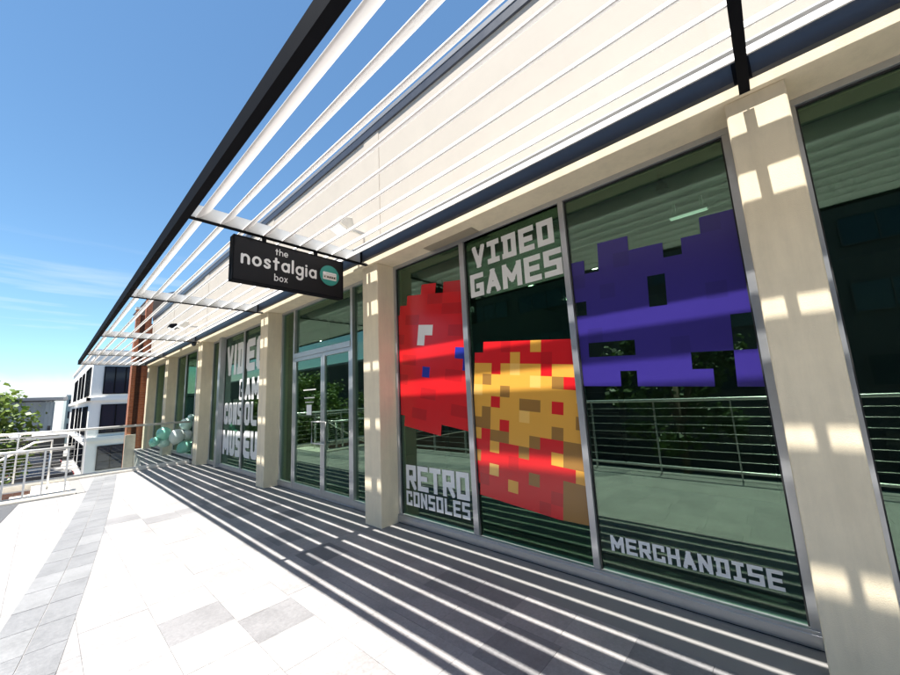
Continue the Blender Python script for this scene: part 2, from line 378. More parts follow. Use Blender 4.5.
mb = MB(); mb.box(4.47, 4.55, .30, .66, 3.40, 3.43); mb.box(4.495, 4.525, .34, .37, 3.43, 3.56); mb.box(4.495, 4.525, .59, .62, 3.43, 3.56); bt = mb.build('ceiling_batten', 'bracket', shop)
for x in (4.485, 4.53):
    mb = MB(); mb.tube([(x, .31, 3.393), (x, .65, 3.393)], .006, 8); mb.build('lamp_tube', 'tube', bt)
mb = MB(); mb.lathe([(.02, .14), (.02, .03), (.05, .03), (.055, -.03), (0, -.04)], (3.74, .57, 3.42), n=14); mb.build('smoke_detector', 'seal', shop)
mb = MB(); mb.box(3.06, 3.20, 2.33, 3.11, 3.436, 3.444)
for k in range(9): mb.box(3.068 + k * .0146, 3.076 + k * .0146, 2.345, 3.095, 3.431, 3.436)
mb.build('soffit_vent', 'vent', shop, label='beige slotted vent in the soffit above the first window')

GX = 3.240
def bay(name, y0, y1, mull, label, sill=.10, posts=()):
    """a storefront window between two pillars; y0<y1; mull = list of (y, width)"""
    wn = MB()
    wn.box(3.192, 3.30, y0, y1, 0.0, sill)                      # sill
    wn.box(3.185, 3.193, y0 + .002, y1 - .002, .012, sill - .022)
    wn.box(3.205, 3.29, y0, y1, 3.395, 3.444)
    js = .048
    wn.box(3.205, 3.29, y0, y0 + js, sill, 3.395); wn.box(3.205, 3.29, y1 - js, y1, sill, 3.395)
    cuts = [y0 + js]
    for (m, wd) in mull:
        wn.box(3.200, 3.29, m - wd / 2, m + wd / 2, sill + .001, 3.394); cuts += [m - wd / 2, m + wd / 2]
    cuts.append(y1 - js)
    for (m, wd) in posts: wn.box(3.10, 3.199, m - wd / 2, m + wd / 2, .002, 3.443)
    f = wn.build(name, 'alu', shop, bevel=.003, label=label)
    for a, b in zip(cuts[::2], cuts[1::2]):
        p = MB(); p.box(GX, GX + .012, a - .004, b + .004, sill - .006, 3.400); p.build('pane', 'glass', f)
        s = MB()
        s.box(GX - .012, GX - .001, a, a + .010, sill, 3.395); s.box(GX - .012, GX - .001, b - .010, b, sill, 3.395)
        s.box(GX - .012, GX - .001, a + .010, b - .010, 3.383, 3.395)
        s.build('seal', 'seal', f)
    return f
win_a = bay('window', .02, 3.90, [(2.615, .07), (1.343, .055)], 'wide three pane window with red, gold and purple pixel decals')
bay('window', -4.20, -.285, [(-1.6, .06), (-2.9, .06)], 'plain tinted window right of the near pillar')
bay('window', -8.32, -4.56, [(-5.8, .06), (-7.1, .06)], None)
bay('window', -12.64, -8.68, [(-10, .06), (-11.3, .06)], None)
win_m = bay('window', 7.95, 12.22, [(9.71, .07), (11.24, .20)], 'tinted window with tall white museum lettering', posts=[(11.24, .17)])
bay('window', 12.62, 16.52, [(15.25, .10), (13.9, .07)], 'tinted window behind the balloons')
bay('window', 16.95, 20.2, [(18.6, .07)], 'last tinted window before the brick building')

# entrance: sidelights, transom, double door
y0, y1 = 4.25, 7.58
f = MB()
f.box(3.192, 3.30, y0, 4.93, 0, .10); f.box(3.192, 3.30, 7.01, y1, 0, .10); f.box(3.19, 3.31, 4.93, 7.01, -.002, .012)
f.box(3.205, 3.29, y0, y1, 3.395, 3.444)
f.box(3.205, 3.29, y0, y0 + .045, .10, 3.395); f.box(3.205, 3.29, y1 - .045, y1, .10, 3.395)
f.box(3.195, 3.30, 4.93, 4.99, .012, 3.395); f.box(3.195, 3.30, 6.95, 7.01, .012, 3.395)
f.box(3.185, 3.295, 4.99, 6.95, 2.43, 2.52)
ent = f.build('entrance', 'alu', shop, bevel=.003, label='aluminium framed glass entrance with double doors')
for a, b, c, d in ((4.295, 4.93, .1, 3.395), (7.01, 7.535, .1, 3.395), (4.99, 6.95, 2.52, 3.395)):
    p = MB(); p.box(GX, GX + .012, a - .004, b + .004, c - .004, d + .004); p.build('pane', 'glass', ent)
# the two door leaves are parts of the shop with handles and panes of their own
for k, (a, b) in enumerate(((4.993, 5.866), (5.874, 6.947))):
    d = MB(); st = .062
    d.box(3.20, 3.25, a, a + st, .014, 2.428); d.box(3.20, 3.25, b - st, b, .014, 2.428)
    d.box(3.20, 3.25, a + st, b - st, .014, .125); d.box(3.20, 3.25, a + st, b - st, 2.36, 2.428)
    leaf = d.build('door', 'alu', shop, bevel=.003, label='glass door leaf with notice and opening times' if k else None)
    p = MB(); p.box(3.222, 3.232, a + st - .005, b - st + .005, .12, 2.365); p.build('pane', 'glass', leaf)
    hy = a + st + .10 if k else b - st - .10
    e = a + st / 2 if k else b - st / 2
    h = MB(); h.tube([(3.21, e, 1.24), (3.13, e, 1.24), (3.13, hy + (.06 if k else -.06), 1.24), (3.13, hy + (.06 if k else -.06), .88), (3.13, e, .88), (3.21, e, .88)], .013, 10)
    h.build('handle', 'steel', leaf, smooth=True)
    if k:
        n = MB(); n.box(3.2185, 3.2205, 6.29, 6.47, 1.35, 1.53); n.build('notice', 'paper', leaf)
        t = MB(); r3 = random.Random(5)
        for (z, ya, yb) in ((1.80, 6.60, 6.13), (1.655, 6.56, 6.18), (1.575, 6.52, 6.22)):
            y = ya
            while y > yb + .02:
                l = r3.uniform(.016, .026)
                t.box(3.2195, 3.2212, y - l, y, z - .010, z + .010); y -= l + .009
        t.build('lettering', 'white_vinyl', leaf)

# ------------------------------------------------------------------ lettering (strokes drawn on a fine grid, then merged into strips)
BF = {'V': [[(0, 1), (.5, 0), (1, 1)]], 'I': [[(0, 1), (1, 1)], [(.5, 1), (.5, 0)], [(0, 0), (1, 0)]],
 'D': [[(0, 1), (1, 1), (1, 0), (0, 0)], [(.14, 1), (.14, 0)]], 'E': [[(1, 1), (0, 1), (0, 0), (1, 0)], [(0, .5), (.85, .5)]],
 'O': [[(0, 0), (0, 1), (1, 1), (1, 0), (0, 0)]], 'G': [[(1, 1), (0, 1), (0, 0), (1, 0), (1, .45), (.62, .45)]],
 'A': [[(0, 0), (.5, 1), (1, 0)], [(.22, .3), (.78, .3)]], 'M': [[(0, 0), (0, 1), (.5, .3), (1, 1), (1, 0)]],
 'S': [[(1, 1), (0, 1), (0, .5), (1, .5), (1, 0), (0, 0)]],
 'R': [[(0, 0), (0, 1), (1, 1), (1, .45), (0, .45)], [(.5, .45), (1, 0)]], 'T': [[(0, 1), (1, 1)], [(.5, 1), (.5, 0)]],
 'C': [[(1, .80), (1, 1), (0, 1), (0, 0), (1, 0), (1, .2)]], 'N': [[(0, 0), (0, 1), (1, 0), (1, 1)]],
 'L': [[(0, 1), (0, 0), (1, 0)]], 'H': [[(0, 0), (0, 1)], [(1, 0), (1, 1)], [(0, .5), (1, .5)]],
 'U': [[(0, 1), (0, 0), (1, 0), (1, 1)]]}
def soften(pl, r):
    cl = pl[0] == pl[-1]; out = [] if cl else [pl[0]]; n = len(pl)
    rng = range(n - 1) if cl else range(1, n - 1)
    for i in rng:
        p, c, q = Vector(pl[i - 1] if i or not cl else pl[-2]), Vector(pl[i]), Vector(pl[(i + 1)])
        a = c + (p - c).normalized() * min(r, (p - c).length * .5); b = c + (q - c).normalized() * min(r, (q - c).length * .5)
        for t in (0, .25, .5, .75, 1): out.append(tuple((1 - t) ** 2 * a + 2 * t * (1 - t) * c + t * t * b))
    out.append(out[0] if cl else pl[-1]); return out
def raster(mb, lines, th, box, cell, P, rnd_=False, mi=0):
    """lines: polylines in metres (u right, v up); box clips; P maps (u,v)->xyz"""
    u0, v0, u1, v1 = box; nu = max(1, round((u1 - u0) / cell)); nv = max(1, round((v1 - v0) / cell))
    du, dv = (u1 - u0) / nu, (v1 - v0) / nv
    U, V = np.meshgrid(u0 + (np.arange(nu) + .5) * du, v0 + (np.arange(nv) + .5) * dv)
    on = np.zeros(U.shape, bool)
    for pl in lines:
        for a, b in zip(pl, pl[1:]):
            dx, dy = b[0] - a[0], b[1] - a[1]; L = math.hypot(dx, dy)
            if L < 1e-9: dx, dy, L = 1e-6, 0, 1e-6
            s = ((U - a[0]) * dx + (V - a[1]) * dy) / L; d = np.abs((U - a[0]) * dy - (V - a[1]) * dx) / L
            if rnd_:
                sc = np.clip(s, 0, L); on |= np.hypot(s - sc, d) < th / 2
            else: on |= (d < th / 2) & (s > -th / 2) & (s < L + th / 2)
    act = {}
    def flush(run, j0, j1): 
        a, b = run
        mb.face([P(u0 + a * du, v0 + j0 * dv), P(u0 + b * du, v0 + j0 * dv), P(u0 + b * du, v0 + j1 * dv), P(u0 + a * du, v0 + j1 * dv)], mi)
    for j in range(nv + 1):
        runs = set()
        if j < nv:
            row = np.concatenate([[0], on[j].astype(int), [0]]); d = np.diff(row)
            runs = set(zip(np.where(d == 1)[0].tolist(), np.where(d == -1)[0].tolist()))
        for r in list(act):
            if r not in runs: flush(r, act.pop(r), j)
        for r in runs: act.setdefault(r, j)
def block_text(mb, word, ya, yb, z0, z1, th, x, gap=.16, widths={}, soft=0, cell=.006):
    ws = [widths.get(c, 1.0) for c in word]; tot = sum(ws) + gap * (len(word) - 1); k = (ya - yb) / tot; y = ya; H = z1 - z0
    for c, wd in zip(word, ws):
        W = wd * k
        lines = [[(th / 2 + p[0] * (W - th), th / 2 + p[1] * (H - th)) for p in pl] for pl in BF[c]]
        if soft and c not in 'VAMN': lines = [soften(l, soft) for l in lines]
        raster(mb, lines, th, (0, 0, W, H), cell, lambda u, v, y=y: (x, y - u, z0 + v))
        y -= W + gap * k
XV = 3.2365
w1 = {'I': .9, 'M': 1.25, 'V': 1.0}
mb = MB()
block_text(mb, 'VIDEO', 2.475, 1.45, 3.025, 3.292, .058, XV, .2, w1); block_text(mb, 'GAMES', 2.527, 1.392, 2.69, 2.963, .058, XV, .17, w1)
mb.build('lettering', 'white_vinyl', win_a, fixn=False)
mb = MB()
block_text(mb, 'RETRO', 3.772, 2.71, .42, .718, .058, XV, .14); block_text(mb, 'CONSOLES', 3.776, 2.718, .222, .397, .036, XV, .2)
mb.build('lettering', 'white_vinyl', win_a, fixn=False)
mb = MB(); block_text(mb, 'MERCHANDISE', 1.218, .155, .262, .383, .026, XV, .2, {'M': 1.25, 'I': .8}, cell=.004); mb.build('lettering', 'white_vinyl', win_a, fixn=False)
mb = MB()
block_text(mb, 'VID', 11.06, 9.80, 2.36, 3.16, .18, XV, .16, {'I': .38, 'V': 1.1}, soft=.12, cell=.012); block_text(mb, 'EO', 9.62, 8.45, 2.38, 3.16, .19, XV, .16, soft=.12, cell=.012)
block_text(mb, 'G', 10.03, 9.77, 1.70, 2.22, .066, XV, soft=.05, cell=.01)
block_text(mb, 'AME', 9.64, 8.3, 1.70, 2.22, .135, XV, .14, {'M': 1.3}, soft=.05, cell=.01)
block_text(mb, 'CONS', 11.10, 9.80, 1.10, 1.65, .13, XV, .14, soft=.12, cell=.01); block_text(mb, 'OLE', 9.63, 8.45, 1.10, 1.65, .13, XV, .14, soft=.12, cell=.01)
block_text(mb, 'MUS', 11.11, 9.80, .34, .95, .16, XV, .12, {'M': 1.3}, soft=.12, cell=.012); block_text(mb, 'EUM', 9.63, 8.2, .36, .98, .16, XV, .12, {'M': 1.25}, soft=.12, cell=.012)
mb.build('lettering', 'white_vinyl', win_m, fixn=False)

# ------------------------------------------------------------------ plain pixel mosaics on the glass (generic stand-ins)
def clip_poly(poly, ya, yb, za, zb):
    for ax, lim, sg in ((0, ya, 1), (0, yb, -1), (1, za, 1), (1, zb, -1)):
        out = []
        for i in range(len(poly)):
            p, q = poly[i - 1], poly[i]; a = sg * (p[ax] - lim); b = sg * (q[ax] - lim)
            if (a >= 0) != (b >= 0): t = a / (a - b); out.append((p[0] + t * (q[0] - p[0]), p[1] + t * (q[1] - p[1])))
            if b >= 0: out.append(q)
        poly = out
        if not poly: return None
    return poly
def mosaic(rows, cy, cz, cell, ang, lim, mats, label, ch):
    mb = MB(); nr = len(rows); nc = max(len(r) for r in rows); ca, sa = math.cos(ang), math.sin(ang)
    for r, row in enumerate(rows):
        for c, k in enumerate(row):
            if k not in ch: continue
            u0 = (c - nc / 2) * cell; v0 = (nr / 2 - r - 1) * cell
            P = [(cy - (u * ca - v * sa), cz + (u * sa + v * ca)) for u, v in ((u0, v0), (u0 + cell, v0), (u0 + cell, v0 + cell), (u0, v0 + cell))]
            P = clip_poly(P, *lim)
            if P: mb.face([(XV, a, b) for a, b in P], ch.index(k))
    mb.build('decal', mats, win_a, label=label, fixn=False)
rows = ["....rr.RRRrrrr", "..rrrRRrrrrRRr", ".rrrrrrRRRrrwr", "rrRRrrrrrrrrrr", "rrrrwwrrRRrrrr", "RRrrwrrrrrrrrr", "rrrrrrrrrbbrRR", "rrRRrrrrrrbrrr", "rrrrrbrrRRrrrr", "rRRrrrrrrrrrww", "rrrrrRRrrrrrrr", ".rrrrrrrrRRrr.", "..rrRRrrrrrr..", "...rrrrr......"]
mosaic(rows, 3.10, 2.06, .135, R_(-9), (2.66, 3.84, .85, 3.05), ['red_vinyl', 'red2_vinyl', 'white_vinyl', 'blue_vinyl'], 'red pixel mosaic decal with a few white and blue squares', 'rRwb')
rows = [".rrRrrgrrrr", "rrrrgrrRrrb", "ggrgGggrggg", "gbggggGgbrg", "GggbggggggG", "ggrggbbgrgg", "gbgggGggggb", "bbgrggggbgg", "grbbggbrrbb", "rrgrrbrrgbb", "brrrRrrrrrg", "rrGrrrbrrbb", "rRrrgrrrRbb", ".rrrrrrRrbb"]
mosaic(rows, 1.95, 1.28, .118, R_(-6), (1.372, 2.575, .42, 2.2), ['red_vinyl', 'red2_vinyl', 'gold_vinyl', 'gold2_vinyl', 'brown_vinyl'], 'gold, brown and red pixel patchwork decal', 'rRgGb')
rows = ["...pp....Pp.", "pp.pPpp.ppp.", "pPpppppppppp", "pppPpp.ppppP", "p.pppp.ppPpp", "pppppppppppp", "ppPppppppp.p", "pp...ppPpp.p", "pppppppp..pp", ".ppp.pppp.pp"]
mosaic(rows, .70, 2.22, .128, R_(-3), (.075, 1.31, 1.45, 3.0), ['purple_vinyl', 'purple2_vinyl'], 'purple pixel mosaic decal with square gaps', 'pP')

# ------------------------------------------------------------------ louvred canopy (fixed to the shop: part > louvres, brackets)
ZL = 3.52; m = MB()
m.box(.739, .748, YB0, 20.3, 3.44, 3.59); m.box(.748, .807, YB0, 20.3, 3.44, 3.449); m.box(.748, .775, YB0, 20.3, 3.582, 3.59)
can = m.build('louvre_canopy', 'dark_steel', shop, label='long canopy of white louvre blades with a dark edge beam')
prof = []
A = R_(46); ch_ = .202; tk = .027
for k in range(28):
    t = 2 * math.pi * k / 28; u = ch_ / 2 * math.cos(t); v = tk / 2 * math.sin(t) * (1.12 - .12 * math.cos(t))
    prof.append((u * math.cos(A) - v * math.sin(A), u * math.sin(A) + v * math.cos(A)))
for k in range(9):
    xc = .921 + .2117 * k
    m = MB(); m.loft([(xc + a, ZL + b) for a, b in prof], [YB0 + .05 + (20.22 - YB0 - .05) * q / 110 for q in range(111)])
    o = m.build('louvre', 'white_metal', can, smooth=True)
    e = o.modifiers.new('edge', 'EDGE_SPLIT'); e.split_angle = R_(60)
for (yc) in (-12.82, -8.5, -4.38, -.094, 4.085, 7.77, 12.42, 16.72, 20.26):
    m = MB(); m.prism([(.748, 3.452), (2.893, 3.452), (2.893, 3.478), (2.783, 3.478), (2.783, 3.60), (.748, 3.60)], 1, yc - .006, yc + .006, 0)
    m.box(.808, 2.893, yc - .028, yc + .028, 3.442, 3.452, 1)
    m.box(2.776, 2.784, yc - .045, yc + .045, 3.453, 3.60, 1)
    m.build('bracket', ['bracket', 'dark_steel'], can)

# ------------------------------------------------------------------ hanging sign
YS = 4.085
sg = thing('hanging_sign', 'black sign with white lower case lettering and a teal disc hanging under the canopy', 'sign', (1.83, YS, 2.88))
m = MB(); m.box(1.195, 2.47, YS - .05, YS + .05, 2.885, 3.37); m.build('panel', 'sign', sg, bevel=.006)
m = MB()
for a, b, c, d in ((1.19, 2.475, 2.88, 2.892), (1.19, 2.475, 3.363, 3.375)): m.box(a, b, YS - .056, YS + .056, c, d)
m.box(1.186, 1.196, YS - .056, YS + .056, 2.88, 3.375); m.box(2.469, 2.479, YS - .056, YS + .056, 2.88, 3.375)
m.build('frame', 'dark_steel', sg)
for x in (1.51, 2.125):
    m = MB(); m.box(x - .02, x + .02, YS - .012, YS + .012, 3.376, 3.441); m.build('hanger', 'dark_steel', sg)
def arc(cx, cy, r, a0, a1, n=18): return [(cx + r * math.cos(R_(a0 + (a1 - a0) * k / n)), cy + r * math.sin(R_(a0 + (a1 - a0) * k / n))) for k in range(n + 1)]
LC = {'n': (.9, [[(0, 0), (0, 1)], arc(.45, .55, .45, 180, 0) + [(.9, 0)]]), 'o': (1, [arc(.5, .5, .5, 0, 360, 28)]),
 's': (.72, [[(.68, .86), (.52, 1), (.24, 1), (.06, .86), (.08, .66), (.3, .54), (.46, .47), (.68, .34), (.66, .12), (.48, 0), (.2, 0), (0, .14)]]),
 't': (.66, [[(.3, 1.42), (.3, 0)], [(0, 1), (.66, 1)]]), 'a': (1, [arc(.5, .5, .5, 0, 360, 28), [(1, 1), (1, 0)]]), 'l': (0, [[(0, 1.62), (0, 0)]]),
 'g': (1, [arc(.5, .5, .5, 0, 360, 28), [(1, 1), (1, -.2)] + arc(.52, -.2, .48, 0, -150, 12)]), 'i': (0, [[(0, 1), (0, 0)], [(0, 1.42), (.01, 1.42)]]),
 'h': (.9, [[(0, 0), (0, 1.55)], arc(.45, .55, .45, 180, 0) + [(.9, 0)]]), 'e': (1, [arc(.5, .5, .5, 0, 320, 26), [(0, .5), (1, .5)]]),
 'b': (1, [[(0, 1.55), (0, 0)], arc(.5, .5, .5, 0, 360, 28)]), 'x': (.8, [[(0, 0), (.8, 1)], [(0, 1), (.8, 0)]])}
def lower(mb, word, x0, x1, zb, xh, th, gap):
    ws = [LC[c][0] for c in word]; k = (x1 - x0 - gap * xh * (len(word) - 1)) / (sum(ws) * xh) ; x = x0
    for c, wd in zip(word, ws):
        lines = [[(p[0] * xh * k, p[1] * xh) for p in pl] for pl in LC[c][1]]
        raster(mb, lines, th, (-th, -.8 * xh, wd * xh * k + th, 1.8 * xh), .0022, lambda u, v, x=x: (x + u, YS - .0535, zb + v), True)
        x += wd * xh * k + gap * xh
m = MB(); lower(m, 'nostalgia', 1.275, 2.10, 3.083, .088, .026, .52)
lower(m, 'the', 1.62, 1.755, 3.258, .046, .0095, .42); lower(m, 'box', 1.615, 1.755, 2.953, .048, .0095, .42)
m.build('lettering', 'white_vinyl', sg, fixn=False)
m = MB(); m.lathe([(0, 0), (.130, 0), (.130, .004), (0, .004)], (2.287, YS - .05, 3.153), axis=(0, -1, 0), n=36)
em = m.build('emblem', 'teal', sg)
m = MB(); m.prism([(2.196, 3.10), (2.204, 3.095), (2.372, 3.095), (2.38, 3.10), (2.38, 3.185), (2.372, 3.192), (2.204, 3.192), (2.196, 3.185)], 1, YS - .0575, YS - .0545, 0)
m.box(2.20, 2.376, YS - .0595, YS - .0577, 3.107, 3.150, 1); m.box(2.212, 2.226, YS - .061, YS - .0597, 3.122, 3.136, 2)
for k in range(4): m.box(2.25 + k * .03, 2.27 + k * .03, YS - .061, YS - .0597, 3.118, 3.138, 2)
m.box(2.24, 2.37, YS - .0595, YS - .0577, 3.165, 3.172, 1)
m.build('cartridge_symbol', ['paper', 'kerb', 'black_vinyl'], em)
# ------------------------------------------------------------------ railings
def railing(root, a, b, ztop, zk, n_wire, posts, horizontal='y', fixed=0, r=.028, pr=.018, wr=.0055):
    def P(t, z): return (fixed, t, z) if horizontal == 'y' else (t, fixed, z)
    m = MB(); m.tube([P(a, ztop), P(b, ztop)], r, 12); m.build('top_rail', 'steel', root, smooth=True)
    for t in posts:
        m = MB()
        if horizontal == 'y': m.box(fixed - .03, fixed + .03, t - pr * .5, t + pr * .5, zk - .01, ztop - .01)
        else: m.box(t - pr * .8, t + pr * .8, fixed - .03, fixed + .03, zk - .01, ztop - .01)
        m.build('post', 'steel', root)
    for k in range(n_wire):
        z = zk + (ztop - zk) * (k + 1) / (n_wire + 1)
        m = MB(); m.tube([P(a, z), P(b, z)], wr, 6); m.build('wire', 'steel', root, smooth=True)
def kerb(root, x0, x1, y0, y1, z0, z1):
    m = MB()
    if x1 - x0 > y1 - y0: c, h = (y0 + y1) / 2, (y1 - y0) / 2
    else: c, h = (x0 + x1) / 2, (x1 - x0) / 2
    rz = min(h, z1 - z0 - .01)
    pr = [(c - h, z0)] + [(c - h * math.cos(R_(a)), z1 - rz + rz * math.sin(R_(a))) for a in range(0, 181, 15)] + [(c + h, z0)]
    if x1 - x0 > y1 - y0: m.prism(pr, 0, x0, x1)
    else: m.prism(pr, 1, y0, y1)
    o = m.build('kerb', 'kerb', root, smooth=True); e = o.modifiers.new('edge', 'EDGE_SPLIT'); e.split_angle = R_(40)
t = thing('walkway_railing', 'long stainless post and wire railing along the street side of the walkway', 'railing', (-1.1, 0, 0), 'stainless railings of the terrace')
railing(t, -12, 10.7, 1.30, .0, 8, [-12 + 1.15 * k for k in range(20)], 'y', -1.1, wr=.004)
m = MB(); m.tube([(-1.1, -12, .125), (-1.1, 10.7, .125)], .022, 10); m.build('bottom_rail', 'steel', t, smooth=True)
t = thing('stair_head_railing', 'short stainless railing on a rounded white kerb in front of the stair', 'railing', (0, 10.76, 0), 'stainless railings of the terrace')
railing(t, -1.1, .47, .91, .07, 6, [.40, .09, -.14, -.40, -.66, -1.05], 'x', 10.76, r=.028); kerb(t, -.98, .56, 10.69, 10.86, -.02, .085)
t = thing('end_railing', 'stainless wire railing on a pale kerb across the end of the walkway', 'railing', (0, 12.92, 0), 'stainless railings of the terrace')
railing(t, -3.2, 2.90, 1.172, .11, 0, [.74, -.33, -1.4, -2.5], 'x', 12.92, r=.03)
for k in range(6):
    z = .11 + 1.06 * (k + 1) / 7; m = MB(); m.tube([(-3.2, 12.92, z), (.74, 12.92, z)], .006, 6); m.build('wire', 'steel', t, smooth=True)
kerb(t, -3.2, 2.92, 12.86, 13.01, -.09, .105)
m = MB(); m.tube([(-3.2, 12.92, 1.085), (.3, 12.92, 1.085)], .02, 8); m.build('mid_rail', 'steel', t, smooth=True)
for a, b in ((.78, 1.93), (1.99, 2.90)):
    m = MB(); m.box(a, b, 12.914, 12.926, .12, 1.145); m.build('glass_panel', 'clear', t)
t = thing('stair_handrail', 'sloping stainless handrail going down the stair', 'handrail', (-.1, 12.0, 0))
m = MB(); m.tube([(.18, 12.0, .75), (.18, 12.0, 1.02), (-.08, 12.0, 1.0), (-.55, 12.0, .68), (-3.6, 12.0, -1.07)], .021, 10); m.build('rail', 'steel', t, smooth=True)
m = MB(); m.tube([(.18, 12.0, .0), (.18, 12.0, .76)], .02, 8); m.build('post', 'steel', t, smooth=True)
for x in (-1.3, -2.6):
    m = MB(); zz = 1.0 + (x + .08) * .64; m.tube([(x, 12.0, zz - 1.05), (x, 12.0, zz - .02)], .018, 8); m.build('post', 'steel', t, smooth=True)

# ------------------------------------------------------------------ balloons by the far pillar
def balloon(x, y, z, r, matn, label, tilt):
    t = thing('balloon', label, 'balloon', (x, y, z), 'balloons clustered by the pillar'); r *= 1.1
    ax = Vector((math.sin(tilt), .2, -math.cos(tilt))).normalized()
    pr = [(r * math.sin(math.pi * k / 14) * (1 if k < 7 else 1 - .012 * (k - 7)), -r * math.cos(math.pi * k / 14) * (1 if k < 7 else 1 + .03 * (k - 7))) for k in range(15)]
    m = MB(); m.lathe(pr, (x, y, z), axis=ax, n=24); b = m.build('body', matn, t, smooth=True)
    m = MB(); m.lathe([(.004, r * 1.19), (.012, r * 1.2), (.022, r * 1.27), (.004, r * 1.27)], (x, y, z), axis=ax, n=10); m.build('knot', matn, t, smooth=True)
for a in ((2.20, 13.5, .66, .115, 'mint', 'small mint green balloon, leftmost and lowest of the cluster', -.5),
          (2.40, 13.5, .87, .165, 'mint', 'mint green balloon left of the big white one', .2),
          (2.42, 13.62, .62, .14, 'mint2', 'pale mint balloon under the upright mint green one', .9),
          (2.70, 13.42, .76, .185, 'white_latex', 'large white balloon in the middle of the cluster', -.2),
          (2.97, 13.5, .77, .13, 'white_latex', 'small white balloon right of the large white one', .6),
          (2.93, 13.5, 1.09, .155, 'mint2', 'very pale mint balloon above the white balloons', .3),
          (2.90, 13.4, .43, .165, 'mint', 'mint green balloon at the bottom right of the cluster', -.9),
          (3.07, 13.62, 1.28, .08, 'mint2', 'tiny pale balloon at the top of the cluster', .1)): balloon(*a)

# ------------------------------------------------------------------ lamps and camera on the wall
def flood(x, y, z, label, s=1.0, dark=False):
    t = thing('wall_floodlight', label, 'lamp', (x, y, z), 'floodlights on the upper wall')
    m = MB(); m.box(x - .02, x + .36 * s, y - .02, y + .02, z - .02, z + .02); m.build('arm', 'dark_steel' if dark else 'bracket', t)
    m = MB(); m.prism([(x - .16 * s, z - .02), (x - .12 * s, z + .09 * s), (x + .05 * s, z + .12 * s), (x + .09 * s, z - .02 * s), (x + .02, z - .09 * s)], 1, y - .14 * s, y + .14 * s)
    m.build('housing', 'dark_steel' if dark else 'kerb', t, bevel=.01)
    m = MB(); m.prism([(x - .155 * s, z - .032), (x + .01, z - .105 * s), (x + .015, z - .095 * s), (x - .15 * s, z - .022)], 1, y - .12 * s, y + .12 * s); m.build('lens', 'head', t)
flood(2.66, 4.30, 4.02, 'pale floodlight on the cream wall above the hanging sign')
flood(2.66, 13.1, 4.02, 'pale floodlight on the cream wall, nearer of the two far lamps', 1.1)
flood(2.66, 14.6, 4.22, 'dark floodlight on the cream wall, farther of the two far lamps', 1.0, True)
t = thing('security_camera', 'small dark dome camera under the lintel at the far pillar', 'camera', (2.86, 12.75, 3.45))
m = MB(); m.box(2.80, 2.893, 12.70, 12.80, 3.46, 3.53); m.build('bracket', 'dark_steel', t)
m = MB(); m.lathe([(.06, 0), (.06, -.03), (.045, -.07), (0, -.09)], (2.83, 12.75, 3.46), n=14); m.build('dome', 'screen', t, smooth=True)

# ------------------------------------------------------------------ inside the shop
def shelf(x, y0, y1, label):
    t = thing('display_cabinet', label, 'cabinet', (x, y0, 0), 'display cabinets inside the shop')
    m = MB(); m.box(x, x + .4, y0, y0 + .03, 0, 2.0); m.box(x, x + .4, y1 - .03, y1, 0, 2.0); m.box(x + .37, x + .4, y0, y1, 0, 2.0); m.build('carcass', 'in_wood', t)
    for z in (.1, .55, 1.0, 1.45, 1.97):
        m = MB(); m.box(x + .01, x + .37, y0 + .03, y1 - .03, z, z + .025); m.build('shelf', 'in_wood', t)
shelf(8.2, 2.6, 3.8, 'dark wooden display cabinet inside behind the first window pane'); shelf(8.2, 9, 11.4, 'dark wooden display cabinet inside behind the museum window')
t = thing('counter', 'dark wooden counter inside behind the purple mosaic window', 'counter', (6.5, .6, 0))
m = MB(); m.box(6.5, 7.0, .2, 2.0, 0, 1.0); m.build('body', 'in_wood', t); m = MB(); m.box(6.42, 7.08, .15, 2.05, 1.002, 1.04); m.build('counter_top', 'in_wall', t)
t = thing('wall_screen', 'dark blue screen on the inside wall behind the right window', 'screen', (6.0, -1.7, 2.0))
m = MB(); m.box(6.0, 6.06, -2.3, -1.15, 1.72, 2.32); m.build('screen', 'screen', t); m = MB(); m.box(6.061, 9.0, -1.76, -1.7, 1.98, 2.04); m.build('arm', 'dark_steel', t)

# ------------------------------------------------------------------ brick building beyond the shop
b = thing('brick_building', 'orange red brick building end with a dark recess just beyond the shop', 'building', (2.6, 20.9, ZS))
m = MB(); m.box(2.42, 2.56, 20.75, 21.05, ZS, 6.0); m.box(2.74, 2.96, 20.75, 21.05, ZS, 6.6); m.box(2.96, 9, 20.75, 26, ZS, 5.4); m.build('wall', 'brick', b)
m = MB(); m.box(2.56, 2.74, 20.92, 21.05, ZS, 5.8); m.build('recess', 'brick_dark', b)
m = MB(); m.box(2.39, 2.59, 20.70, 21.1, 6.0, 6.10); m.box(2.71, 3.0, 20.70, 21.1, 6.6, 6.72); m.build('coping', 'kerb', b)
m = MB(); m.prism([(2.85, 6.75), (6, 8.2), (9, 6.75)], 1, 21.2, 26); m.build('roof', 'roof_grey', b)
m = MB(); m.box(2.38, 2.72, 20.66, 20.745, ZS, .55); m.build('plinth', 'kerb', b)

